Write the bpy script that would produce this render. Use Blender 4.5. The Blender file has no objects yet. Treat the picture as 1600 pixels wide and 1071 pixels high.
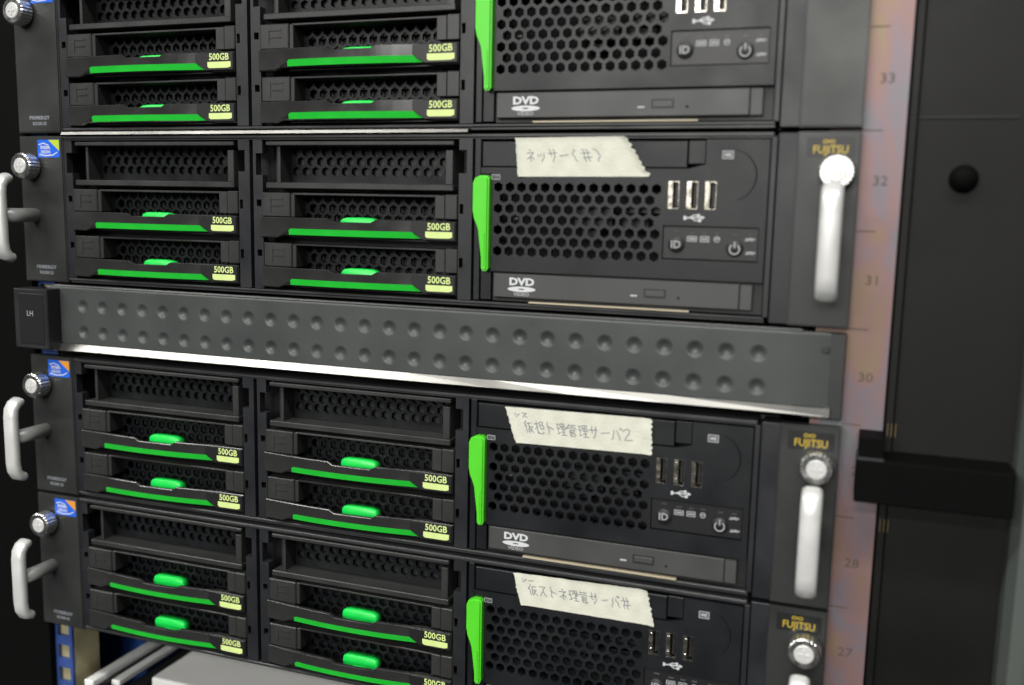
import bpy, bmesh, math, random
from mathutils import Vector, Matrix
from mathutils.geometry import tessellate_polygon
random.seed(7)
sc = bpy.context.scene
C = sc.collection
MM = 0.001
U = 44.45
Z0 = 1.45                       # height of the seam between the two upper servers, metres

# ------------------------------------------------------------------ camera
cam = bpy.data.cameras.new('camera')
camo = bpy.data.objects.new('camera', cam); C.objects.link(camo); sc.camera = camo
YAW, PITCH, ROLL = math.radians(19.5714), math.radians(-8.1201), math.radians(-1.2159)
rz = Matrix.Rotation(YAW, 3, 'Z'); rx = Matrix.Rotation(PITCH, 3, 'X'); ry = Matrix.Rotation(ROLL, 3, 'Y')
R = rz @ rx @ ry
right, fwd, up = R.col[0], R.col[1], R.col[2]
M = Matrix((right, up, -fwd)).transposed().to_4x4()
M.translation = Vector((0.23945, -0.45052, Z0 - 0.03044 - 0.0065))
camo.matrix_world = M
cam.sensor_fit = 'HORIZONTAL'; cam.sensor_width = 23.6
cam.lens = 1484.23 / 1600 * 23.6
cam.clip_start = 0.02; cam.clip_end = 50
cam.dof.use_dof = True; cam.dof.focus_distance = 0.53; cam.dof.aperture_fstop = 2.8

# ------------------------------------------------------------------ light
w = bpy.data.worlds.new('World'); sc.world = w; w.use_nodes = True
bg = w.node_tree.nodes['Background']; bg.inputs[0].default_value = (0.93, 0.97, 1.0, 1); bg.inputs[1].default_value = 0.045
def tube(x, y, z, sx, sy, power, col=(1.0, 0.985, 0.94)):
    l = bpy.data.lights.new('ceiling_tube', 'AREA'); l.shape = 'RECTANGLE'; l.size = sx; l.size_y = sy
    l.energy = power; l.color = col
    o = bpy.data.objects.new('ceiling_tube', l); C.objects.link(o); o.location = (x, y, z)
for yy, pw in ((-0.75, 19), (-2.4, 34), (-4.4, 100), (-6.6, 150), (-10.4, 230)):
    tube(-1.25, yy, 2.60, 1.2, 0.16, pw)
    tube(0.35, yy, 2.60, 1.2, 0.16, pw)
vs = sc.view_settings
vs.view_transform = 'Standard'; vs.look = 'None'; vs.exposure = 0.0; vs.gamma = 1.0; vs.use_curve_mapping = False
sc.render.engine = 'CYCLES'

# ------------------------------------------------------------------ materials
def mat(name, col, rough=0.5, metal=0.0, bump=0.0, bscale=900, var=0.0, vscale=30, spec=0.5, coat=0.0):
    m = bpy.data.materials.new(name); m.use_nodes = True
    nt = m.node_tree; b = nt.nodes['Principled BSDF']
    b.inputs['Base Color'].default_value = (*col, 1); b.inputs['Roughness'].default_value = rough
    b.inputs['Metallic'].default_value = metal; b.inputs['Specular IOR Level'].default_value = spec
    if coat: b.inputs['Coat Weight'].default_value = coat
    tc = nt.nodes.new('ShaderNodeTexCoord')
    if bump:
        n = nt.nodes.new('ShaderNodeTexNoise'); n.inputs['Scale'].default_value = bscale; n.inputs['Detail'].default_value = 3
        bp = nt.nodes.new('ShaderNodeBump'); bp.inputs['Strength'].default_value = bump; bp.inputs['Distance'].default_value = 0.0003
        nt.links.new(tc.outputs['Object'], n.inputs['Vector']); nt.links.new(n.outputs['Fac'], bp.inputs['Height']); nt.links.new(bp.outputs[0], b.inputs['Normal'])
    if var:
        n = nt.nodes.new('ShaderNodeTexNoise'); n.inputs['Scale'].default_value = vscale; n.inputs['Detail'].default_value = 5
        r = nt.nodes.new('ShaderNodeMapRange'); r.inputs[1].default_value = 0.3; r.inputs[2].default_value = 0.7
        r.inputs[3].default_value = 1 - var; r.inputs[4].default_value = 1 + var
        mx = nt.nodes.new('ShaderNodeMix'); mx.data_type = 'RGBA'; mx.blend_type = 'MULTIPLY'; mx.inputs[0].default_value = 1
        mx.inputs[6].default_value = (*col, 1)
        nt.links.new(tc.outputs['Object'], n.inputs['Vector']); nt.links.new(n.outputs['Fac'], r.inputs[0])
        nt.links.new(r.outputs[0], mx.inputs[7]); nt.links.new(mx.outputs[2], b.inputs['Base Color'])
        rr = nt.nodes.new('ShaderNodeMapRange'); rr.inputs[1].default_value = 0.3; rr.inputs[2].default_value = 0.7
        rr.inputs[3].default_value = max(0.05, rough - 0.08); rr.inputs[4].default_value = min(1, rough + 0.1)
        nt.links.new(n.outputs['Fac'], rr.inputs[0]); nt.links.new(rr.outputs[0], b.inputs['Roughness'])
    return m
K = {}
K['plastic'] = mat('black_plastic', (0.014, 0.015, 0.018), 0.40, bump=0.25, bscale=2500, var=0.15, vscale=40)
K['module'] = mat('module_plastic', (0.0075, 0.0085, 0.0105), 0.40, bump=0.25, bscale=2500, var=0.12, vscale=40, spec=0.44)
K['carrier'] = mat('carrier_plastic', (0.027, 0.027, 0.027), 0.40, bump=0.2, bscale=2500, var=0.15, vscale=50)
K['blade'] = mat('blade_plastic', (0.026, 0.026, 0.026), 0.25, var=0.12, vscale=50)
K['grille'] = mat('grille_metal', (0.0075, 0.0085, 0.010), 0.36, var=0.25, vscale=60, spec=0.4)
K['ear'] = mat('ear_plastic', (0.029, 0.031, 0.030), 0.38, bump=0.2, bscale=2500, var=0.12, vscale=30)
K['panel'] = mat('panel_coat', (0.052, 0.058, 0.0565), 0.38, bump=0.4, bscale=1800, var=0.10, vscale=25)
K['dvd'] = mat('drive_bezel', (0.056, 0.057, 0.057), 0.45, bump=0.2, bscale=2500, var=0.08, vscale=40)
K['black'] = mat('dark_plastic', (0.010, 0.010, 0.011), 0.5, var=0.2, vscale=40)
K['void'] = mat('dark_inside', (0.004, 0.004, 0.005), 0.8)
K['labelplate'] = mat('label_plate', (0.012,0.012,0.013), 0.4, bump=0.2, bscale=2500)
K['lever'] = mat('lever_green', (0.085, 0.62, 0.022), 0.38, var=0.06, vscale=60)
K['stripe'] = mat('stripe_green', (0.02, 0.62, 0.045), 0.4, var=0.08, vscale=60)
K['tab'] = mat('tab_green', (0.008, 0.62, 0.075), 0.3, var=0.05, vscale=80)
K['yellow'] = mat('label_yellow', (0.66, 0.80, 0.30), 0.55, var=0.05, vscale=200)
K['gold'] = mat('gold_print', (0.50, 0.36, 0.035), 0.45)
K['dimgold'] = mat('faded_gold', (0.13, 0.10, 0.03), 0.5)
K['white'] = mat('white_print', (0.62, 0.64, 0.66), 0.5)
K['greyprint'] = mat('grey_print', (0.27, 0.28, 0.32), 0.5)
K['dimwhite'] = mat('dim_print', (0.36, 0.37, 0.38), 0.5)
K['ink'] = mat('pen_ink', (0.19, 0.19, 0.22), 0.6)
K['alu'] = mat('satin_aluminium', (0.70, 0.70, 0.69), 0.36, 0.25, var=0.05, vscale=90)
K['stem'] = mat('grey_stem', (0.36, 0.36, 0.355), 0.4, 0.3, var=0.08, vscale=60)
K['screw'] = mat('nickel_screw', (0.72, 0.72, 0.70), 0.25, 1.0, var=0.1, vscale=200)
K['usb'] = mat('usb_shell', (0.75, 0.70, 0.60), 0.22, 1.0, var=0.1, vscale=300)
K['steel'] = mat('bright_steel', (0.30, 0.295, 0.28), 0.30, 1.0, var=0.3, vscale=11)  # uneven tone in the colour stands in for the lips' varying reflections
K['trim'] = mat('grey_trim', (0.04, 0.042, 0.043), 0.35, var=0.1, vscale=40)
K['beige'] = mat('beige_edge', (0.48, 0.42, 0.30), 0.5)
K['blue'] = mat('sticker_blue', (0.02, 0.13, 0.72), 0.3)
K['bluepaint'] = mat('blue_paint', (0.012, 0.055, 0.22), 0.4, var=0.2, vscale=30)
K['orange'] = mat('sticker_orange', (0.75, 0.32, 0.03), 0.3)
K['lime'] = mat('sticker_lime', (0.50, 0.62, 0.04), 0.3)
K['frame'] = mat('rack_coat', (0.0055, 0.0055, 0.0052), 0.5, bump=0.4, bscale=1500, var=0.12, vscale=12, spec=0.26)
K['framelight'] = mat('rack_edge_coat', (0.075,0.085,0.079), 0.45, bump=0.3, bscale=1500, var=0.1, vscale=12)
K['rubber'] = mat('black_latch', (0.003, 0.003, 0.003), 0.7, spec=0.06)
K['tray'] = mat('tray_metal', (0.90, 0.90, 0.88), 0.4, 0.0, var=0.08, vscale=8)
K['whiterail'] = mat('zinc_rail', (0.88, 0.89, 0.88), 0.35, 0.1, var=0.05, vscale=20)
K['bluezinc'] = mat('blue_passivated_zinc', (0.05, 0.10, 0.34), 0.4, 0.3, var=0.2, vscale=40)
K['brass'] = mat('yellow_passivated_zinc', (0.50, 0.45, 0.27), 0.4, 0.4, var=0.25, vscale=40)
K['tick'] = mat('tick_paint', (0.085, 0.06, 0.045), 0.6)

def zinc():
    m = bpy.data.materials.new('passivated_zinc'); m.use_nodes = True
    nt = m.node_tree; b = nt.nodes['Principled BSDF']; b.inputs['Metallic'].default_value = 0.35; b.inputs['Roughness'].default_value = 0.45
    tc = nt.nodes.new('ShaderNodeTexCoord'); mp = nt.nodes.new('ShaderNodeMapping'); mp.inputs['Scale'].default_value = (42, 42, 21)
    n = nt.nodes.new('ShaderNodeTexNoise'); n.inputs['Scale'].default_value = 1; n.inputs['Detail'].default_value = 3; n.inputs['Distortion'].default_value = 0.7
    r = nt.nodes.new('ShaderNodeValToRGB'); e = r.color_ramp.elements
    e[0].position = 0.28; e[0].color = (0.16, 0.18, 0.18, 1); e[1].position = 0.75; e[1].color = (0.24, 0.20, 0.11, 1)
    for p, c in ((0.40, (0.20, 0.165, 0.19, 1)), (0.50, (0.245, 0.155, 0.155, 1)), (0.60, (0.25, 0.165, 0.125, 1))):
        q = e.new(p); q.color = c
    nt.links.new(tc.outputs['Object'], mp.inputs[0]); nt.links.new(mp.outputs[0], n.inputs['Vector'])
    nt.links.new(n.outputs['Fac'], r.inputs[0]); nt.links.new(r.outputs[0], b.inputs['Base Color'])
    return m
K['zinc'] = zinc()
def tapemat():
    m = mat('masking_tape', (0.655, 0.66, 0.565), 0.75, bump=0.6, bscale=700, var=0.05, vscale=150)
    m.node_tree.nodes['Principled BSDF'].inputs['Subsurface Weight'].default_value = 0.0
    return m
K['tape'] = tapemat()

# ------------------------------------------------------------------ helpers (all numbers in millimetres)
def V(x, y, z): return Vector((x*MM, y*MM, z*MM))
class B:
    def __init__(s): s.bm = bmesh.new()
    def box(s, x0, x1, y0, y1, z0, z1, bev=0.0, seg=1):
        a, b_ = sorted((x0, x1)); c, d = sorted((y0, y1)); e, f = sorted((z0, z1))
        g = bmesh.ops.create_cube(s.bm, size=1)
        vs_ = g['verts']
        for v in vs_:
            v.co = V(a + (v.co.x+.5)*(b_-a), c + (v.co.y+.5)*(d-c), e + (v.co.z+.5)*(f-e))
        if bev:
            ed = list({q for v in vs_ for q in v.link_edges})
            bmesh.ops.bevel(s.bm, geom=ed, offset=bev*MM, segments=seg, affect='EDGES', profile=0.5, clamp_overlap=True)
        return s
    def prism(s, pts, y0, y1, bev=0.0, seg=1, holes=()):
        """outline in x,z (any winding), extruded from y0 (front) to y1; holes pass right through"""
        loops = [list(pts)] + [list(h) for h in holes]
        vl = [[Vector((p[0], p[1], 0)) for p in L] for L in loops]
        tri = tessellate_polygon(vl)
        flat = [p for L in loops for p in L]
        f = [s.bm.verts.new(V(p[0], y0, p[1])) for p in flat]
        k = [s.bm.verts.new(V(p[0], y1, p[1])) for p in flat]
        fs = []
        if not holes and len(pts) <= 4 or (not holes and bev):
            fs.append(s.bm.faces.new(f)); s.bm.faces.new(list(reversed(k)))
        else:
            for t in tri:
                s.bm.faces.new([f[i] for i in t]); s.bm.faces.new([k[i] for i in reversed(t)])
        o = 0
        for L in loops:
            n = len(L)
            for i in range(n):
                j = (i+1) % n
                s.bm.faces.new([f[o+i], k[o+i], k[o+j], f[o+j]])
            o += n
        if bev:
            ed = [e for e in s.bm.edges if e.verts[0] in f and e.verts[1] in f]
            bmesh.ops.bevel(s.bm, geom=ed, offset=bev*MM, segments=seg, affect='EDGES', clamp_overlap=True)
        return s
    def sweep(s, rings, cap=True):
        """rings: lists of (x,y,z) with equal length"""
        rr = [[s.bm.verts.new(V(*p)) for p in r] for r in rings]
        n = len(rr[0])
        for a, b_ in zip(rr, rr[1:]):
            for i in range(n):
                j = (i+1) % n
                s.bm.faces.new([a[i], a[j], b_[j], b_[i]])
        if cap:
            s.bm.faces.new(list(reversed(rr[0]))); s.bm.faces.new(rr[-1])
        return s
    def cyl(s, x, z, r, y0, y1, n=24, bev=0.0, ridges=0, rd=0.0):
        """axis along y"""
        def ring(y, q): 
            out = []
            for i in range(n):
                a = 2*math.pi*i/n; rad = q - (rd if ridges and i % 2 else 0)
                out.append((x+rad*math.cos(a), y, z+rad*math.sin(a)))
            return out
        rs = [ring(y0, r-bev)] + ([ring(y0+bev, r)] if bev else []) + [ring(y1, r)]
        return s.sweep(rs)
    def grid(s, fn, nu, nv):
        vv = [[s.bm.verts.new(V(*fn(i/nu, j/nv))) for j in range(nv+1)] for i in range(nu+1)]
        for i in range(nu):
            for j in range(nv):
                s.bm.faces.new([vv[i][j], vv[i+1][j], vv[i+1][j+1], vv[i][j+1]])
        return s
    def ribbon(s, pts, wdt, y):
        for (a, b_) in zip(pts, pts[1:]):
            d = Vector((b_[0]-a[0], b_[1]-a[1])); 
            if d.length < 1e-6: continue
            d.normalize(); n = Vector((-d.y, d.x))*wdt/2; e = d*wdt*0.3
            q = [(a[0]-e.x+n.x, a[1]-e.y+n.y), (a[0]-e.x-n.x, a[1]-e.y-n.y), (b_[0]+e.x-n.x, b_[1]+e.y-n.y), (b_[0]+e.x+n.x, b_[1]+e.y+n.y)]
            s.bm.faces.new([s.bm.verts.new(V(p[0], y, p[1])) for p in q]); y -= 0.002
        return s
    def mesh(s, name, smooth=False):
        bmesh.ops.recalc_face_normals(s.bm, faces=s.bm.faces)
        me = bpy.data.meshes.new(name); s.bm.to_mesh(me); s.bm.free()
        if smooth:
            for p in me.polygons: p.use_smooth = True
        return me
    def obj(s, name, m, parent=None, smooth=False, loc=(0, 0, 0)):
        return place(name, s.mesh(name, smooth), K[m], parent, loc)
def place(name, me, m=None, parent=None, loc=(0, 0, 0)):
    if m and not me.materials: me.materials.append(m)
    o = bpy.data.objects.new(name, me); C.objects.link(o); o.location = V(*loc)
    if parent: o.parent = parent
    return o
def tag(o, label=None, cat=None, group=None, kind=None):
    if label: o['label'] = label
    if cat: o['category'] = cat
    if group: o['group'] = group
    if kind: o['kind'] = kind
    return o
def empty(name, loc):
    o = bpy.data.objects.new(name, None); C.objects.link(o); o.location = loc; o.empty_display_size = 0.01
    return o
def copy_tree(o, parent=None):
    c = o.copy(); C.objects.link(c); c.parent = parent
    for ch in list(o.children): copy_tree(ch, c)
    return c
_tc = {}
def text_mesh(s, size, bold=0.0, sx=1.0, align='CENTER'):
    """lettering lying in the x,z plane, facing -y"""
    key = (s, size, bold, sx, align)
    if key in _tc: return _tc[key]
    cu = bpy.data.curves.new('lettering', 'FONT'); cu.body = s; cu.size = size*MM; cu.align_x = align; cu.align_y = 'CENTER'
    cu.offset = bold*MM; cu.resolution_u = 2; cu.extrude = 0.00003
    ob = bpy.data.objects.new('lettering', cu); C.objects.link(ob)
    me = bpy.data.meshes.new_from_object(ob.evaluated_get(bpy.context.evaluated_depsgraph_get()))
    bpy.data.objects.remove(ob); bpy.data.curves.remove(cu)
    me.transform(Matrix.Diagonal((sx, 1, 1, 1))); me.transform(Matrix.Rotation(math.radians(90), 4, 'X'))
    me.name = 'lettering'; me.materials.clear(); _tc[key] = me
    return me
def text(name, s, x, y, z, size, m, parent, bold=0.0, sx=1.0, align='CENTER'):
    me = text_mesh(s, size, bold, sx, align)
    return place(name, me, K[m], parent, (x, y, z))
def hexpoly(x, z, r, n=6, rot=math.pi/6):
    return [(x + r*math.cos(rot + 2*math.pi*i/n), z + r*math.sin(rot + 2*math.pi*i/n)) for i in range(n)]
def rect(x0, x1, z0, z1): return [(x0, z0), (x1, z0), (x1, z1), (x0, z1)]
def hexholes(x0, x1, z0, z1, p, r, stagger=0):
    out = []; row = 0; z = z1
    while z >= z0 - 1e-6:
        x = x0 + (p/2 if (row + stagger) % 2 else 0)
        while x <= x1 + 1e-6:
            out.append(hexpoly(x, z, r)); x += p
        z -= p*0.866; row += 1
    return out

# ------------------------------------------------------------------ one server (origin: middle of its top front edge)
DX = -132.3          # first drive column relative to the second
DZ = -27.45          # lower carrier relative to the middle one
P0 = 6.15            # honeycomb pitch

def bow(x): return -3.4*max(0.0, 1 - ((x + 20)/47.0)**2)

def carrier_meshes():
    M_ = {}
    b = B()
    # left block with recessed marks, right block, thin top rail, rear floor
    b.prism(rect(-68.2, -50.4, -45.0, -32.0), 0.4, 13.0, bev=0.5)
    b.box(-50.4, -48.0, 1.2, 13.0, -45.0, -32.3, 0.3)
    b.box(-62.5, -55.0, 0.05, 1.0, -35.6, -34.8); b.box(-62.5, -55.0, 0.05, 1.0, -39.2, -38.6)
    b.box(-63.2, -62.4, 0.05, 1.0, -42.5, -34.4)
    b.box(35.4, 41.0, 0.8, 13.0, -44.0, -32.0, 0.35); b.box(41.2, 48.2, 0.3, 13.0, -44.2, -31.6, 0.5)
    b.box(-49.5, 36.5, 1.6, 13.0, -33.1, -31.9, 0.3)
    b.box(-52, 46, 3.5, 13.0, -56.0, -54.6)
    M_['body'] = b.mesh('drive_carrier')
    # blade handle, bowed towards the front
    xs = [-69.0, -63, -58.0, -54.2, -48.6, -42, -36, -30, -26.0, -23.0, -20, -12, -6, 0.0, 3.0, 6, 12, 18, 22.0, 28.0, 34, 40, 47.8]
    rings = []
    for x in xs:
        y = bow(x); top = -45.2
        if -23.0 <= x <= 0.0: top = -46.9
        if x <= -58.0: zb, yb, zm = -55.8, y, -51.2
        elif x >= 28.5: zb, yb, zm = -55.2, y+0.2, -51.2
        else: zb, yb, zm = -54.4, y+1.1, -51.2
        if x == -54.2: zb, yb, zm = -54.4, y+0.2, -54.0
        th = 2.0 if -52 < x < 24 else 3.4
        rings.append([(x, y+0.3, top), (x, y, top-0.35), (x, y, zm), (x, yb, zb), (x, yb+0.8, zb-0.6), (x, y+th+1.6, zb-0.6), (x, y+th, top)])
    M_['blade'] = B().sweep(rings).mesh('handle_bar')
    # green stripe on the lower bevel
    b = B(); rr = []
    for x in [-53.6, -48.6, -42, -36, -30, -24, -18, -12, -6, 0, 6, 12, 18, 23.2, 28.0]:
        y = bow(x); t = 0.0
        if x == -53.6: t = 0.96
        if x == 28.0: t = 0.93
        z1 = -51.2 - 3.2*t; y1 = y + 1.1*t
        rr.append([(x, y1-0.28, z1+0.1), (x, y+1.1-0.28, -54.45), (x, y+1.3, -54.4), (x, y1+0.25, z1)])
    M_['stripe'] = b.sweep(rr).mesh('green_stripe')
    # release tab
    b = B(); rr = []
    for k, (yy, q) in enumerate(((5.4, 0.80), (5.8, 0.93), (6.6, 1.0), (12.5, 1.0))):
        ring = []
        for i in range(20):
            a = 2*math.pi*i/20; ca, sa = math.cos(a), math.sin(a)
            ex = math.copysign(abs(ca)**0.45, ca)*11.4*(1-(1-q)*0.35); ez = math.copysign(abs(sa)**0.6, sa)*4.2*q
            ring.append((-11.6+ex, yy, -48.6+ez))
        rr.append(ring)
    b.sweep(rr); b.box(-16, -7, 4.6, 7, -53.4, -50.4, 0.5)
    M_['tab'] = b.mesh('release_tab', True)
    # honeycomb behind the window
    M_['grille'] = B().prism(rect(-52, 40, -56, -31.5), 12.0, 14.0, holes=hexholes(-46, 38, -53, -34.6, P0, 2.65)).mesh('grille')
    M_['labelplate'] = B().prism([(22.6, -45.7), (47.4, -45.7), (47.4, -55.0), (29.6, -55.0), (22.6, -51.0)], -0.7, 0.4, bev=0.2).mesh('label_plate')
    M_['box'] = B().prism([(30.9, -50.6), (46.0, -50.6), (46.0, -53.3), (44.0, -53.9), (32.0, -53.9), (30.9, -53.2)], -0.85, -0.6).mesh('capacity_label')
    return M_
CM = carrier_meshes()

RV = random.Random(21)
def build_carrier(parent, dx, dz):
    c = place('drive_carrier', CM['body'], K['carrier'], parent, (dx + RV.uniform(-.2, .2), RV.uniform(-.35, .35), dz + RV.uniform(-.15, .15)))
    c.rotation_euler = (0, math.radians(RV.uniform(-.12, .12)), math.radians(RV.uniform(-.25, .25)))
    place('handle_bar', CM['blade'], K['blade'], c)
    place('green_stripe', CM['stripe'], K['stripe'], c)
    place('release_tab', CM['tab'], K['tab'], c)
    place('grille', CM['grille'], K['grille'], c)
    place('label_plate', CM['labelplate'], K['labelplate'], c)
    place('capacity_label', CM['box'], K['yellow'], c)
    t_ = text('lettering', '500GB', 38.4, -0.80, -48.1, 5.0, 'yellow', c, bold=0.10, sx=0.93); t_.rotation_euler = (0, math.radians(RV.uniform(-1.2, 1.2)), 0)
    return c

def blank_mesh():
    b = B()
    b.box(-66, 45.6, 0.6, 15, -4.4, -6.6, 0.4)            # top rail
    b.box(-66, 45.6, 0.4, 15, -26.4, -29.6, 0.4)          # bottom rail
    b.box(-60.0, -58.2, 3.0, 15, -6.6, -26.4, 0.2)        # side cheeks
    b.box(40.5, 44.6, 2.0, 15, -9.0, -26.4, 0.3)
    b.box(-66, -60, 11.0, 15, -6.6, -26.4)
    return b.mesh('blank_cover')
BM = blank_mesh()
BG = B().prism(rect(-60, 42, -27, -6), 14.0, 16.0, holes=hexholes(-55, 39, -24.4, -9.2, P0, 2.6)).mesh('grille')

def frame_meshes():
    out = {}
    # upright left of a column and upright right of it, with their slots cut through
    lz = rect(-72.4, -69.2, -39.4, -35.6); 
    out['l'] = B().prism([(-74.4, -3.2), (-68.4, -3.2), (-68.4, -10.7), (-72.6, -10.7), (-72.6, -22.4), (-68.4, -22.4), (-68.4, -84.8), (-74.4, -84.8)], 1.0, 6.0,
        holes=[rect(-72.4, -69.4, -39.4, -35.8), rect(-72.4, -69.4, -39.4+DZ, -35.8+DZ)]).mesh('upright')
    out['r'] = B().prism([(48.6, -3.2), (55.9, -3.2), (55.9, -84.8), (48.6, -84.8), (48.6, -20.6), (52.8, -20.6), (52.8, -9.0), (48.6, -9.0)], 0.6, 6.0,
        holes=[rect(49.2, 51.2, -41.0, -36.0), rect(49.2, 51.2, -41.0+DZ, -36.0+DZ)]).mesh('upright')
    return out
FM = frame_meshes()

def handle_mesh():
    b = B(); path = [(-18.6, -26.8), (-20.6, -26.2), (-23.4, -27.4), (-25.4, -30.4), (-26.0, -35.0), (-26.0, -48), (-26.0, -63), (-25.4, -68.0), (-23.4, -71.4), (-20.6, -72.6), (-18.6, -72.0)]
    rr = []
    for i, (y, z) in enumerate(path):
        a = path[max(0, i-1)]; c = path[min(len(path)-1, i+1)]
        t = Vector((c[0]-a[0], c[1]-a[1])).normalized(); n = Vector((-t.y, t.x))
        q = 0.72 if i in (0, len(path)-1) else 1.0
        ring = []
        for k in range(16):
            an = 2*math.pi*k/16; ca, sa = math.cos(an), math.sin(an)
            ex = math.copysign(abs(ca)**0.75, ca)*4.6*q; en = math.copysign(abs(sa)**0.75, sa)*2.9*q
            ring.append((ex, y + n.x*en, z + n.y*en))
        rr.append(ring)
    b.sweep(rr)
    return b.mesh('handle', True)
HM = handle_mesh()
HS = B().cyl(0, -48, 4.2, -24, 0.4, 20).mesh('stem', True)
def screw_mesh():
    b = B()
    b.cyl(0, 0, 6.0, -1.6, 0.4, 24)
    b.cyl(0, 0, 7.7, -9.2, -1.4, 48, bev=0.7, ridges=1, rd=0.35)
    return b.mesh('thumbscrew')
SM = screw_mesh()
SC = B().cyl(0, 0, 4.6, -9.7, -9.0, 24, bev=0.4).box(-2.6, 2.6, -10.0, -9.5, -0.5, 0.5).box(-0.5, 0.5, -10.05, -9.5, -2.6, 2.6).mesh('screw_recess')

def module(root):
    hx = []
    for r_ in range(7):
        n = 14 if r_ % 2 == 0 else 13
        for i in range(n):
            hx.append(hexpoly(70.3 + P0*0.998*i + (P0/2 if r_ % 2 else 0), -27.2 - 5.30*r_, 2.55))
    usb = [rect(x-2.5, x+2.5, -36.2, -23.4) for x in (158.2, 166.9, 175.4)]
    outline = [(61.0, -17.6), (165.0, -17.6), (172.5, -15.6), (172.5, -4.2), (201.0, -4.2), (201.0, -69.2), (66.9, -69.2), (66.9, -20.6), (61.0, -20.6)]
    holes = hx + usb + [rect(153.9, 198.2, -60.0, -44.0)]
    face = B().prism(outline, 0.0, 2.4, holes=holes).obj('front_panel', 'module', root)
    B().box(57.2, 60.6, 0.6, 8, -3.2, -84.4, 0.3).box(60.9, 66.6, 1.6, 8, -20.8, -84.0, 0.2).obj('side_strip', 'module', root)
    # blank drive cover above
    B().prism(rect(61.4, 164.0, -17.2, -4.8), 0.2, 4, bev=0.4).box(164.3, 172.2, 0.8, 4, -15.4, -4.6, 0.3).obj('bay_cover', 'module', root)
    # control strip
    cp = B().box(154.0, 198.1, 0.7, 4, -59.7, -44.3, 0.3).obj('control_strip', 'labelplate', root)
    for cx_, cz_ in ((160.5, -52.8), (187.6, -53.8)):
        B().cyl(cx_, cz_, 3.9, -0.3, 1.2, 24, bev=0.3).obj('button', 'black', cp, True)
    text('lettering', 'ID', 160.3, -0.42, -53.0, 5.0, 'dimwhite', cp, bold=0.08)
    b = B(); arc = [(187.6+2.3*math.cos(a), -54.2+2.3*math.sin(a)) for a in [math.radians(130 + i*28) for i in range(11)]]
    b.ribbon(arc, 0.6, -0.36); b.ribbon([(187.6, -53.4), (187.6, -50.9)], 0.6, -0.36); b.obj('power_symbol', 'dimwhite', cp)
    for xx, zz, ww, hh in ((167.7, -50.0, 4.2, 2.1), (173.6, -50.0, 3.8, 2.3), (179.3, -49.9, 3.2, 2.6), (194.3, -49.6, 4.4, 1.6), (194.8, -55.8, 4.4, 1.6)):
        b = B()
        if ww > 4.3:
            b.ribbon([(xx-ww/2, zz-0.4), (xx-ww*0.2, zz-0.4), (xx, zz+0.5), (xx+ww/2, zz+0.1)], 0.55, 0.5)
            b.ribbon([(xx-ww*0.4, zz+0.5), (xx+ww*0.3, zz-0.5)], 0.5, 0.48)
        elif ww < 3.5:
            b.ribbon(hexpoly(xx, zz, 1.25, 10) + hexpoly(xx, zz, 1.25, 10)[:1], 0.4, 0.5); b.ribbon([(xx-0.7, zz), (xx+0.7, zz+0.3)], 0.6, 0.48)
        else:
            b.ribbon([(xx-ww/2, zz-hh/2), (xx+ww/2, zz-hh/2), (xx+ww/2, zz+hh/2), (xx-ww/2, zz+hh/2), (xx-ww/2, zz-hh/2)], 0.45, 0.5)
            b.ribbon([(xx-ww*0.3, zz), (xx+ww*0.32, zz)], 0.8, 0.48)
        b.obj('indicator_symbol', 'dimwhite', cp)
    for xx, zz in ((160.5, -46.6), (167.7, -47.4), (173.6, -47.4), (179.3, -47.2), (187.6, -47.6), (194.3, -47.5)):
        B().box(xx-1.3, xx+1.3, 0.4, 1.0, zz-0.45, zz+0.45, 0.1).obj('status_lamp', 'trim', cp)
    # usb sockets: bright shell walls, dark inside, tongue
    for x in (158.2, 166.9, 175.4):
        s_ = B().prism(rect(x-2.5, x+2.5, -36.2, -23.4), 0.1, 9, holes=[rect(x-0.5, x+2.3, -35.9, -23.8)]).obj('usb_port', 'usb', root)
        B().box(x+0.4, x+1.6, 2.0, 8.8, -35.0, -24.6).obj('contact_tongue', 'black', s_)
        B().box(x-1.7, x-0.9, -0.15, 6, -35.0, -33.0, 0.15).box(x-1.7, x-0.9, -0.15, 6, -30.5, -25.0, 0.15).obj('contact_spring', 'usb', s_)
    b = B(); b.ribbon([(164.2, -40.3), (172.0, -40.0)], 0.55, -0.1); b.ribbon([(166.2, -40.2), (168.2, -39.0), (170.0, -39.0)], 0.45, -0.12)
    b.ribbon([(167.0, -40.2), (168.9, -41.5), (170.6, -41.4)], 0.45, -0.14); b.ribbon([(164.0, -40.9), (164.0, -39.7)], 1.1, -0.11)
    b.prism([(171.6, -40.9), (173.4, -40.0), (171.6, -39.1)], -0.16, -0.05); b.prism(rect(169.8, 171.0, -39.6, -38.4), -0.17, -0.05); b.prism(hexpoly(171.0, -41.4, 0.8, 8), -0.18, -0.05)
    b.obj('usb_symbol', 'white', face)
    # framed panel marks
    b = B(); b.ribbon([(180.2, -12.8), (184.8, -12.8), (184.8, -9.6), (180.2, -9.6), (180.2, -12.8)], 0.5, -0.1); b.ribbon([(181.4, -11.2), (183.0, -11.2)], 1.5, -0.13); b.ribbon([(183.7, -12.2), (183.7, -10.2)], 0.5, -0.14)
    b.obj('drive_symbol', 'dimwhite', face)
    b = B(); b.ribbon([(66.9, -23.4), (71.0, -23.4), (71.0, -21.2), (66.9, -21.2), (66.9, -23.4)], 0.3, -0.1); b.obj('bay_number', 'dimwhite', face)
    text('lettering', '127', 68.9, -0.12, -22.3, 2.0, 'dimwhite', face)
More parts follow.
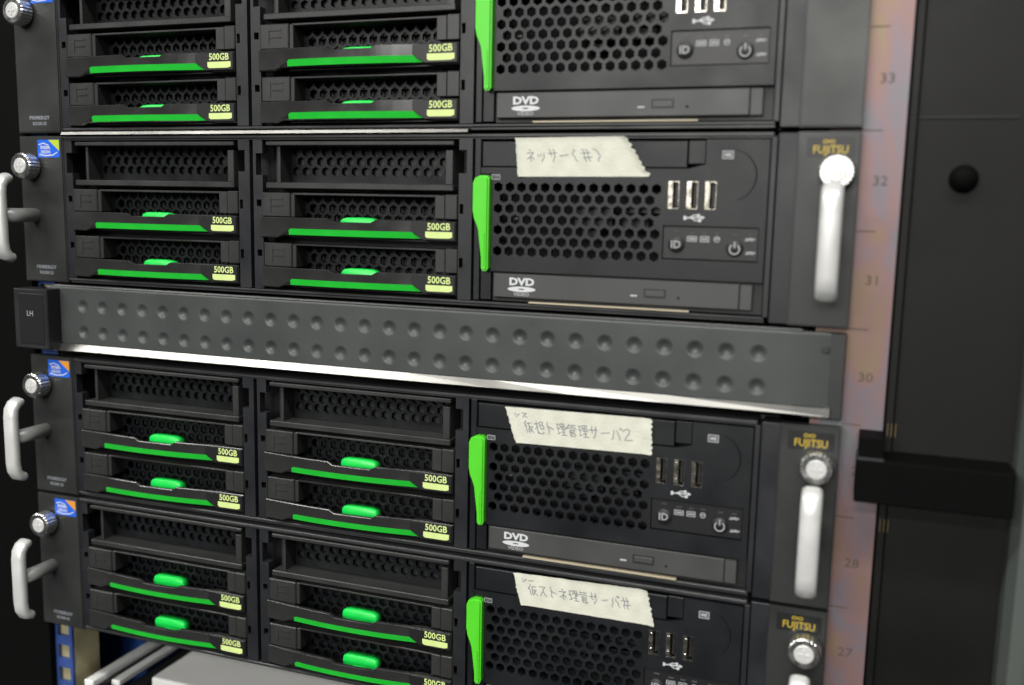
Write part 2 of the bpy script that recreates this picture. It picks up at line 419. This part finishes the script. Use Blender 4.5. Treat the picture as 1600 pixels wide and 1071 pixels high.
    arc = [(183.6 + 12.2*math.sin(a), -20.5 + 12.0*math.cos(a)) for a in [math.radians(12 + 15*i) for i in range(11)]]
    b = B()
    rr = []
    for p, q in zip(arc, arc[1:] + arc[-1:]):
        rr.append([(p[0]-0.35, 0.05, p[1]), (p[0], -0.35, p[1]), (p[0]+0.35, 0.05, p[1])])
    b.sweep(rr); b.obj('raised_arc', 'module', face)
    # green release lever
    B().prism([(61.5, -21.6), (65.0, -21.6), (66.3, -22.8), (66.3, -68.0), (65.4, -69.3), (63.4, -69.3), (62.6, -68.0), (62.5, -52.4), (61.2, -49.0), (58.4, -43.0), (57.6, -39.0), (57.6, -25.6), (58.6, -23.0)],
              -3.4, 2.0, bev=0.9, seg=2).box(64.0, 64.7, -3.7, -3.2, -66.5, -50.0, 0.2).obj('release_lever', 'lever', root)
    # optical drive
    d = B().prism(rect(68.4, 190.8, -82.4, -70.3), 0.4, 12, bev=0.4).box(191.0, 196.6, 0.9, 12, -82.4, -70.3, 0.3).obj('optical_drive', 'dvd', root)
    B().prism(rect(145.8, 156.6, -78.9, -74.5), 0.35, 2, holes=[rect(146.4, 156.0, -78.3, -75.1)]).obj('button_gap', 'black', d)
    B().box(146.5, 155.9, 0.15, 2, -78.2, -75.2, 0.3).obj('eject_button', 'dvd', d)
    B().box(139.2, 142.8, 0.1, 1, -78.9, -77.7, 0.4, 2).obj('activity_lamp', 'dimwhite', d)
    B().prism(hexpoly(162.6, -78.2, 0.7, 10), 0.3, 0.5).obj('eject_hole', 'void', d)
    text('lettering', 'DVD', 83.6, 0.3, -74.3, 5.0, 'white', d, bold=0.22, sx=1.28)
    b = B(); n = 24; e = [(83.6 + 7.4*math.cos(2*math.pi*i/n), -77.9 + 1.35*math.sin(2*math.pi*i/n)) for i in range(n)]
    h = [(83.6 + 1.7*math.cos(2*math.pi*i/n), -77.9 + 0.35*math.sin(2*math.pi*i/n)) for i in range(n)]
    b.prism(e, 0.28, 0.42, holes=[h]); b.obj('disc_symbol', 'white', d)
    text('lettering', 'VIDEO', 83.6, 0.3, -80.5, 2.4, 'dimwhite', d, bold=0.06, sx=1.2)
    B().box(87.5, 167.8, 0.2, 3, -84.7, -84.0).obj('tray_edge', 'beige', root)
    B().box(66.9, 201.0, 3.6, 8, -84.4, -69.4).obj('drive_slot', 'black', root)
    # what shows inside the grille
    B().box(69, 152, 14, 16, -64, -22).obj('inner_wall', 'void', root)
    B().box(108, 128, 6.5, 9, -46, -35, 0.5).box(134, 152, 6.0, 9, -39, -34, 0.5).box(132, 146, 7.2, 9, -46, -41, 0.5).box(112, 122, 7.2, 9, -51, -47, 0.5).obj('inner_bracket', 'plastic', root)
    B().box(76.6, 79.2, 5.0, 6, -43.2, -42.0, 0.2).obj('inner_label', 'dimwhite', root)

def build_server(idx):
    root = empty('rack_server', (0, 0, 0))
    # body and bezel
    B().box(-211, 211, 17, 560, -87.9, -1.0).obj('chassis', 'plastic', root)
    B().box(-206.6, 202.5, 0.6, 17, -1.0, -2.6, 0.3).box(-206.6, 202.5, 1.8, 17, -2.6, -3.4).obj('top_trim', 'trim', root)
    B().box(-206.6, 202.5, 0.6, 17, -85.2, -86.4, 0.3).box(-206.6, 202.5, 2.2, 17, -86.4, -87.9, 0.2).obj('bottom_trim', 'trim', root)
    B().box(201.5, 204.2, 0.2, 17, -3.0, -85.2, 0.3).box(204.4, 213.2, 1.2, 17, -1.2, -87.8, 0.4).obj('side_trim', 'plastic', root)
    B().box(-211, -206.2, 8.4, 16.8, -1.4, -87.4).obj('inner_cheek', 'void', root)
    for dx in (DX, 0):
        place('upright', FM['l'], K['plastic'], root, (dx, 0, 0)); place('upright', FM['r'], K['plastic'], root, (dx, 0, 0))
        bl = place('blank_cover', BM, K['carrier'], root, (dx, 0, 0)); place('grille', BG, K['grille'], bl)
        for dz in (0, DZ): build_carrier(root, dx, dz)
    module(root)
    for s_ in (-1, 1):
        x0, x1 = (213.0, 239.8) if s_ > 0 else (-239.8, -206.9)
        ear = B().prism([(x0, -0.9), (x1, -0.9), (x1, -87.9), (x0, -87.9)], 0.0, 8.0, bev=0.7, seg=2).obj('ear', 'ear', root)
        if s_ > 0:
            B().box(216.8, 237.2, -0.12, 1, -12.2, -3.4).obj('name_plate', 'labelplate', ear)
            text('lettering', 'FUJITSU', 227.0, -0.2, -9.0, 5.0, 'gold', ear, bold=0.06, sx=0.88)
            b = B(); cx_ = 226.2
            inf = [(cx_ + 2.4*math.sin(t)/(1+math.cos(t)**2)*1.0, -5.3 + 1.9*math.sin(t)*math.cos(t)/(1+math.cos(t)**2)) for t in [2*math.pi*i/26 for i in range(27)]]
            b.ribbon(inf, 0.4, -0.17); b.obj('infinity_symbol', 'gold', ear)
        else:
            st = B().prism(rect(-225.4, -208.8, -13.4, -3.1), -0.15, 0.4).obj('sticker', 'blue', ear)
            B().prism([(-217.0, -3.2), (-208.9, -3.2), (-208.9, -9.6)], -0.25, -0.1).obj('sticker_corner', ('lime', 'lime', 'orange', 'orange')[idx], ear)
            b = B()
            b.ribbon([(-224.2, -6.0), (-221.0, -5.0), (-217.4, -6.2), (-216.0, -8.4)], 0.6, -0.2); b.ribbon([(-224.0, -11.6), (-220.0, -12.4), (-214.0, -12.0), (-210.6, -10.4)], 0.6, -0.2)
            b.obj('sticker_swirl', 'white', ear)
            text('lettering', 'intel', -220.0, -0.22, -7.4, 3.6, 'white', ear, bold=0.08)
            text('lettering', 'XEON', -219.4, -0.22, -10.3, 2.6, 'white', ear, bold=0.05)
            text('lettering', 'PRIMERGY', -223.0, -0.06, -79.2, 3.0, 'greyprint', ear, bold=0.05, sx=1.12)
            text('lettering', 'RX300 S5', -223.0, -0.06, -82.6, 2.6, 'greyprint', ear, bold=0.04)
        xs = 230.4*s_
        sw = place('thumbscrew', SM, K['screw'], root, (xs, 0, -18.8)); place('screw_recess', SC, K['alu'], sw)
        if idx == 0: continue
        h = place('handle', HM, K['alu'], root, (229.6*s_, 0, 0)); place('stem', HS, K['stem'], h)
    return root

LAB = ['black rack server mounted above the one with slant-torn tape, no tape showing',
       'black rack server resting above the dimpled blanking panel, wearing slant-torn tape',
       'black rack server directly under the dimpled blanking panel and its bright edge',
       'lowest black rack server, mounted over the open gap with pale tray']
OFF = [2*U, 0, -3*U, -5*U]
for i in range(4):
    r_ = build_server(i)
    r_.location = (0, 0, Z0 + OFF[i]*MM)
    tag(r_, LAB[i], 'server', 'rack servers stacked in the cabinet')
    if i == 1:
        # bright folded lip on its upper edge, cut short to imitate the fading reflection
        B().sweep([[(x, -1.6, -0.3), (x, -1.0, 1.3), (x, 1.2, 1.9), (x, 6, 1.9), (x, 6, -0.6)] for x in (-206, -100, 0, 54)]).obj('steel_lip', 'steel', r_)

# ------------------------------------------------------------------ blanking panel between the second and third server
def blanking():
    root = empty('blanking_panel', (0, 0, Z0 - 2*U*MM))
    tag(root, 'dark grey blanking panel pressed with two rows of dimples', 'panel')
    x0, x1, zt, zb = -224.0, 236.5, -1.6, -36.2
    dents = [(-196.3 + 14.72*i, z) for i in range(28) for z in (-13.1, -28.8)]
    NX, NZ = 920, 70
    def fn(u, v):
        x = x0 + (x1-x0)*u; z = zt + (zb-zt)*v; y = 0.0
        if z > zt-1.0: y += (z-(zt-1.0))**2*0.8
        i = round((x+196.3)/14.72)
        if 0 <= i < 28:
            dx_ = x - (-196.3+14.72*i)
            for zc in (-13.1, -28.8):
                d = math.hypot(dx_, z-zc)/4.0
                if d < 1: y += 1.45*(1-d*d)**1.5
        if x > 214: y += 0.02*(x-214)**1.6
        return (x, y, z)
    B().grid(fn, NX, NZ).obj('face_sheet', 'panel', root, True)
    B().sweep([[(x, 0.0, -36.5), (x, -d, -40.2), (x, -d+0.3, -40.7), (x, 3, -41.2), (x, 3, -36.5)] for x, d in ((-219, 3.0), (-180, 3.0), (-60, 2.9), (20, 2.7), (70, 1.9), (110, 1.1), (160, 0.5), (234, 0.25))]).obj('steel_lip', 'steel', root)  # lip turns steeper to the right, shaped so its reflection dims
    B().sweep([[(x, 0.8, -0.6), (x, 0.2, -1.4), (x, 6, -1.5), (x, 6, -0.6)] for x in (-219, 220)]).obj('upper_fold', 'trim', root)
    B().box(-222, 222, 8, 60, -42, -1.6).obj('back_box', 'black', root)
    c = B().prism(rect(-239.5, -213.5, -39.5, -3.2), -10.5, 8.0, bev=0.6, holes=()).obj('end_clip', 'black', root)
    B().box(-235.5, -216.0, -10.9, -10.0, -36.6, -5.8, 0.4).obj('clip_inset', 'labelplate', c)
    text('lettering', 'LH', -226.4, -11.0, -18.0, 4.4, 'dimwhite', c)
    B().box(221, 239.4, 2.2, 8, -42, -1.8, 0.5).obj('end_flange', 'ear', root)
    B().box(228.0, 232.5, 1.4, 3, -11.5, -8.0, 0.6).obj('flange_peg', 'trim', root)
blanking()

# ------------------------------------------------------------------ masking tape labels with handwriting
def tape(idx, corners, jag_l, jag_r, strokes, label):
    root = empty('masking_tape', (0, 0, Z0 + OFF[idx]*MM))
    tag(root, label, 'tape', 'masking tape labels')
    (tl, tr, bl, br) = corners
    rnd = random.Random(idx*11+3)
    NV = 14; NU = 40
    jl = [rnd.uniform(-jag_l, jag_l) for _ in range(NV+1)]; jr = [((k % 2)-0.5)*jag_r*1.6 + rnd.uniform(-jag_r, jag_r)*0.7 for k in range(NV+1)]
    def fn(u, v, y=0.0):
        k = min(NV, max(0, round(v*NV)))
        lx = tl[0] + (bl[0]-tl[0])*v + jl[k]; rx_ = tr[0] + (br[0]-tr[0])*v + jr[k]
        x = lx + (rx_-lx)*u
        zt = tl[1] + (tr[1]-tl[1])*u; zb = bl[1] + (br[1]-bl[1])*u
        z = zt + (zb-zt)*v
        yy = -0.22 - 0.16*math.sin(x*0.5+idx)*math.sin(z*0.4) - 0.07*math.sin(x*1.7+z*0.9) - 2.2*max(0, u-0.955)/0.045*0.5 - 0.9*max(0, 0.03-u)/0.03
        if z > -3.9: yy -= 0.25
        return (x, yy+y, z)
    b = B(); b.grid(lambda u, v: fn(u, v), NU, NV); b.grid(lambda u, v: fn(u, v, 0.12), NU, NV)
    b.obj('tape_strip', 'tape', root, True)
    # pen strokes, given in 0..1 of the strip
    b = B()
    for st in strokes:
        rr = []
        pts = []
        for (a, c) in zip(st, st[1:]):
            for k in range(4): pts.append((a[0]+(c[0]-a[0])*k/4, a[1]+(c[1]-a[1])*k/4))
        pts.append(st[-1])
        q = [fn(p[0], p[1]) for p in pts]
        for p, r2 in zip(q, q[1:]):
            d = Vector((r2[0]-p[0], r2[2]-p[2]))
            if d.length < 1e-5: continue
            d.normalize(); n = Vector((-d.y, d.x))*0.19; e = d*0.06
            b.bm.faces.new([b.bm.verts.new(V(*t)) for t in ((p[0]-e.x+n.x, p[1]-0.09, p[2]-e.y+n.y), (p[0]-e.x-n.x, p[1]-0.09, p[2]-e.y-n.y), (r2[0]+e.x-n.x, r2[1]-0.09, r2[2]+e.y-n.y), (r2[0]+e.x+n.x, r2[1]-0.09, r2[2]+e.y+n.y))])
    b.obj('handwriting', 'ink', root)

def glyph(kind, x, y, wd, ht):
    G = {
     'o': [[(0, .3), (1, .2)], [(.6, 0), (.6, .9), (.4, 1)], [(.6, .3), (0, .9)]],
     're': [[(.2, 0), (.2, 1), (1, .5)]],
     'sa': [[(0, .35), (1, .3)], [(.3, 0), (.3, .6)], [(.75, 0), (.7, .6), (.4, 1)]],
     'bar': [[(0, .55), (1, .45)]],
     'ba': [[(.3, .2), (0, 1)], [(.6, .2), (.9, 1)], [(.85, 0), (.95, .15)], [(1, -.05), (1.1, .1)]],
     'ni': [[(.1, .2), (.8, .15)], [(0, .9), (1, .85)]],
     'ne': [[(.5, 0), (.55, .15)], [(.1, .3), (.9, .25), (.1, .8)], [(.5, .5), (.5, 1)], [(.6, .6), (.9, .8)]],
     'tto': [[(.1, .4), (.15, .6)], [(.4, .35), (.45, .55)], [(.8, .3), (.7, .7), (.4, 1)]],
     'kan': [[(.2, 0), (.1, .2)], [(.2, .1), (.5, .1)], [(.7, 0), (.6, .2)], [(.7, .1), (1, .1)], [(0, .4), (0, .3), (1, .3), (1, .42)], [(.3, .45), (.3, 1)], [(.3, .48), (.75, .48), (.75, .65), (.3, .65)], [(.3, .78), (.8, .78), (.8, 1), (.3, 1)]],
     'ri': [[(0, .1), (.35, .1)], [(0, .45), (.35, .45)], [(0, .9), (.4, .8)], [(.18, .1), (.18, .85)], [(.5, .05), (1, .05), (1, .5), (.5, .5), (.5, .05)], [(.5, .28), (1, .28)], [(.75, .05), (.75, .95)], [(.5, .72), (1, .72)], [(.42, .98), (1.08, .95)]],
     'sou': [[(0, .25), (.5, .2)], [(.25, 0), (.25, 1)], [(.25, .3), (0, .7)], [(.6, .05), (1, .05), (1, .6), (.6, .6), (.6, .05)], [(.6, .3), (1, .3)], [(.2, .8), (.4, 1), (.8, 1), (.9, .85)]],
     'ka': [[(.3, 0), (0, .5)], [(.18, .3), (.18, 1)], [(.45, .2), (1, .2)], [(.55, .2), (.4, .95)], [(.55, .5), (.95, .5), (.5, 1)], [(.6, .6), (1, 1)]],
     'hash': [[(.3, 0), (.2, 1)], [(.7, 0), (.6, 1)], [(0, .35), (1, .3)], [(0, .7), (.95, .65)]],
     'par': [[(.6, 0), (.2, .4), (.5, 1)]], 'rap': [[(.3, 0), (.7, .5), (.2, 1)]],
     'two': [[(0, .25), (.4, 0), (.8, .2), (.1, .95), (1, .9)]],
     'shi': [[(.1, .2), (.2, .3)], [(0, .5), (.1, .6)], [(.1, 1), (.9, .3)]],
     'su': [[(.1, .1), (.9, .1), (.1, 1)], [(.55, .55), (.9, .95)]],
     'to': [[(.3, 0), (.3, 1)], [(.3, .35), (.9, .6)]],
    }[kind]
    return [[(x + p[0]*wd, y + p[1]*ht) for p in s_] for s_ in G]
def write(seq, x, y, step, wd, ht, slope=0.0):
    out = []
    for k in seq:
        out += glyph(k, x, y, wd, ht); x += step; y += slope
    return out
tape(1, ((79.1, -3.2), (134.5, -2.6), (80.9, -22.0), (147.0, -21.4)), 0.25, 0.75,
     write(['ne', 'tto', 'sa', 'bar', 'par', 'hash', 'rap'], .08, .30, .095, .075, .32), 'cream masking tape torn at a steep slant, above the dimpled panel server vents')
tape(2, ((76.6, -5.2), (152.6, -4.3), (83.0, -23.6), (153.6, -22.4)), 0.35, 0.45,
     write(['shi', 'su'], .05, .13, .05, .04, .14) + write(['ka', 'sou', 'to', 'ri', 'kan', 'ri', 'sa', 'bar', 'ba', 'two'], .10, .34, .078, .062, .34), 'longest cream masking tape with square right end, under the bright panel edge')
tape(3, ((83.0, -4.6), (154.0, -2.8), (87.6, -21.6), (158.4, -21.2)), 0.35, 0.45,
     write(['shi', 'bar'], .05, .12, .05, .04, .14) + write(['ka', 'su', 'to', 'ne', 'ri', 'kan', 'sa', 'bar', 'ba', 'hash'], .09, .30, .078, .060, .33), 'cream masking tape leaning at both ends on the lowest server')

# ------------------------------------------------------------------ cabinet
def cabinet():
    root = empty('equipment_rack', (0, 0, 0))
    tag(root, 'black equipment cabinet with iridescent zinc mounting posts holding the servers', 'rack')
    zb, ztop = 20, 2000
    base = Z0*1000
    for s_ in (-1, 1):
        # post: front flange with square holes near the visible stretch, inner return flange
        lo, hi = base-420, base+190
        hs = []
        k0 = 0
        z = base - 15.875/2 - 0.3
        zs = []
        for u_ in range(-4, 10):
            for off in (6.35, 22.225, 38.1): zs.append(base - u_*U*1.0 - U + U - off - 0.0)
        hs = [rect(s_*232.5-4.75, s_*232.5+4.75, zz-4.75, zz+4.75) for zz in zs if lo+12 < zz < hi-12]
        p = B().prism(rect(s_*225.5, s_*257.6, lo, hi), 8.2, 10.2, holes=hs)
        p.box(s_*225.5, s_*257.6, 8.2, 10.2, hi, ztop-60).box(s_*225.5, s_*257.6, 8.2, 10.2, zb+60, lo)
        p.box(s_*255.6, s_*257.6, 10.2, 30, zb+60, ztop-60)
        po = p.obj('mounting_post', 'zinc' if s_ > 0 else 'bluezinc', root)
        B().box(s_*225.5, s_*227.5, 10.3, 32, zb+60, ztop-60, 0.3).obj('return_flange', 'brass', po)
        B().box(s_*228, s_*238, 11.2, 12.2, zb+60, ztop-60).obj('backing_strip', 'brass', po)
        if s_ > 0:
            for n_ in range(-8, 5):
                zc = base + n_*U
                B().box(239.9, 248.2, 8.12, 8.6, zc-0.25, zc+0.25).obj('unit_tick', 'tick', po)
                text('unit_number', str(33+n_), 248.6, 8.12, zc + U/2, 6.2, 'tick', po, sx=1.1)
    # front frame beside the right post, outer edge profile
    fr = B().box(257.9, 314, 12, 16, zb+60, ztop-60).obj('front_frame', 'frame', root)
    B().box(258.2, 262.5, 9.6, 12.2, zb+60, ztop-60, 0.8).obj('frame_rib', 'frame', root)
    B().box(258.0, 302, 11.2, 12.4, base+5.4, base+5.9).obj('frame_seam', 'black', fr)
    b = B(); rr = []
    for q in range(7):
        a = math.pi/2*q/6; rr.append([(282.6+6.0*math.cos(a)*math.cos(t), 12-1.5-4.6*math.sin(a), base-20.6+6.0*math.cos(a)*math.sin(t)) for t in [2*math.pi*i/20 for i in range(20)]])
    rr[-1] = [(282.6+0.05*math.cos(t), 12-6.1, base-20.6+0.05*math.sin(t)) for t in [2*math.pi*i/20 for i in range(20)]]
    rr = [[(x, 12.2, z) for (x, y, z) in rr[0]]] + rr
    b.sweep(rr); b.obj('round_stud', 'rubber', root, True)
    e = B()
    e.sweep([[(312.5+dx, -5+dy, z) for dx, dy in ((0, 19), (0.4, 8), (3.5, 1.5), (9, 0), (16, 1.2), (21, 3.5), (34, 3.5), (34, 19))] for z in (zb, ztop)])
    e.obj('outer_frame', 'framelight', root)
    e = B(); e.box(-336, -300, -4, 22, zb, ztop, 2).obj('outer_frame', 'frame', root)
    B().box(-299.5, -238.8, 3.2, 7.6, zb+60, ztop-60, 0.4).obj('front_frame', 'rubber', root)
    # side skins, floor and top of the cabinet
    B().box(-300, -297, 22, 900, zb, ztop).obj('side_skin', 'frame', root)
    B().box(297, 300, 22, 900, zb, ztop).obj('side_skin', 'frame', root)
    B().box(-297, 297, 880, 884, zb, ztop).obj('back_skin', 'frame', root)
    B().box(-336, 336, 22, 900, 0, zb).obj('base', 'frame', root)
    B().box(-336, 336, 22, 900, ztop, ztop+20).obj('roof', 'frame', root)
    # latch across the right post
    c0 = base - 3*U
    la = B().box(247.0, 311.0, -11, 11.6, c0-31.0, c0-11.4, 0.6).obj('latch_block', 'rubber', root)
    B().box(247.6, 258.3, -9.5, 8.1, c0-10.6, c0-1.6, 0.4).obj('latch_tongue', 'rubber', la)
    B().box(247.2, 258.3, -10.8, 8.1, c0-11.5, c0-10.6).obj('latch_ledge', 'trim', la)
    for zc in (c0-1.0, c0-46.5):
        for k in range(3):
            B().box(259.6+k*1.7, 259.9+k*1.7, 9.35, 9.7, zc-3.4, zc+2.8).obj('gold_mark', 'dimgold', root)
cabinet()

# ------------------------------------------------------------------ open slot under the lowest server
dz = Z0*1000 - 5*U
rail = empty('slide_rail', (0, 0, (dz-135)*MM))
tag(rail, 'bright zinc slide rail running back beside the pale tray', 'rail')
B().box(-219, -211.5, 10.4, 620, 1.0, 6.0, 0.6).obj('outer_rail', 'whiterail', rail)
B().box(-210.9, -209.8, 12, 620, -1, 2.4).obj('rail_gap', 'black', rail)
B().box(-209.4, -202.5, 24, 600, -2.5, 1.2, 0.6).obj('inner_rail', 'whiterail', rail)
B().box(-202.3, -193, 14, 600, -14, -5.0, 0.4).obj('rail_channel', 'black', rail)
tr = empty('pull_out_tray', (0, 0, (dz-170)*MM))
tag(tr, 'pale grey metal tray top in the gap under the lowest server', 'tray')
B().box(-190, 190, 40, 560, 0, 34.0, 1.5, 2).obj('tray_body', 'tray', tr)
B().box(-190, 190, 34, 39.5, 0, 28, 1.0).obj('tray_front', 'black', tr)
bx = empty('blue_box', (0, 0, (dz-230)*MM))
tag(bx, 'blue painted box inside the cabinet behind the left zinc post', 'box')
B().box(-296, -222, 70, 200, 0, 150, 2).obj('box_body', 'bluepaint', bx)
B().prism(hexpoly(-246, 116, 5.5, 14), 69.4, 71).obj('white_dot', 'white', bx)
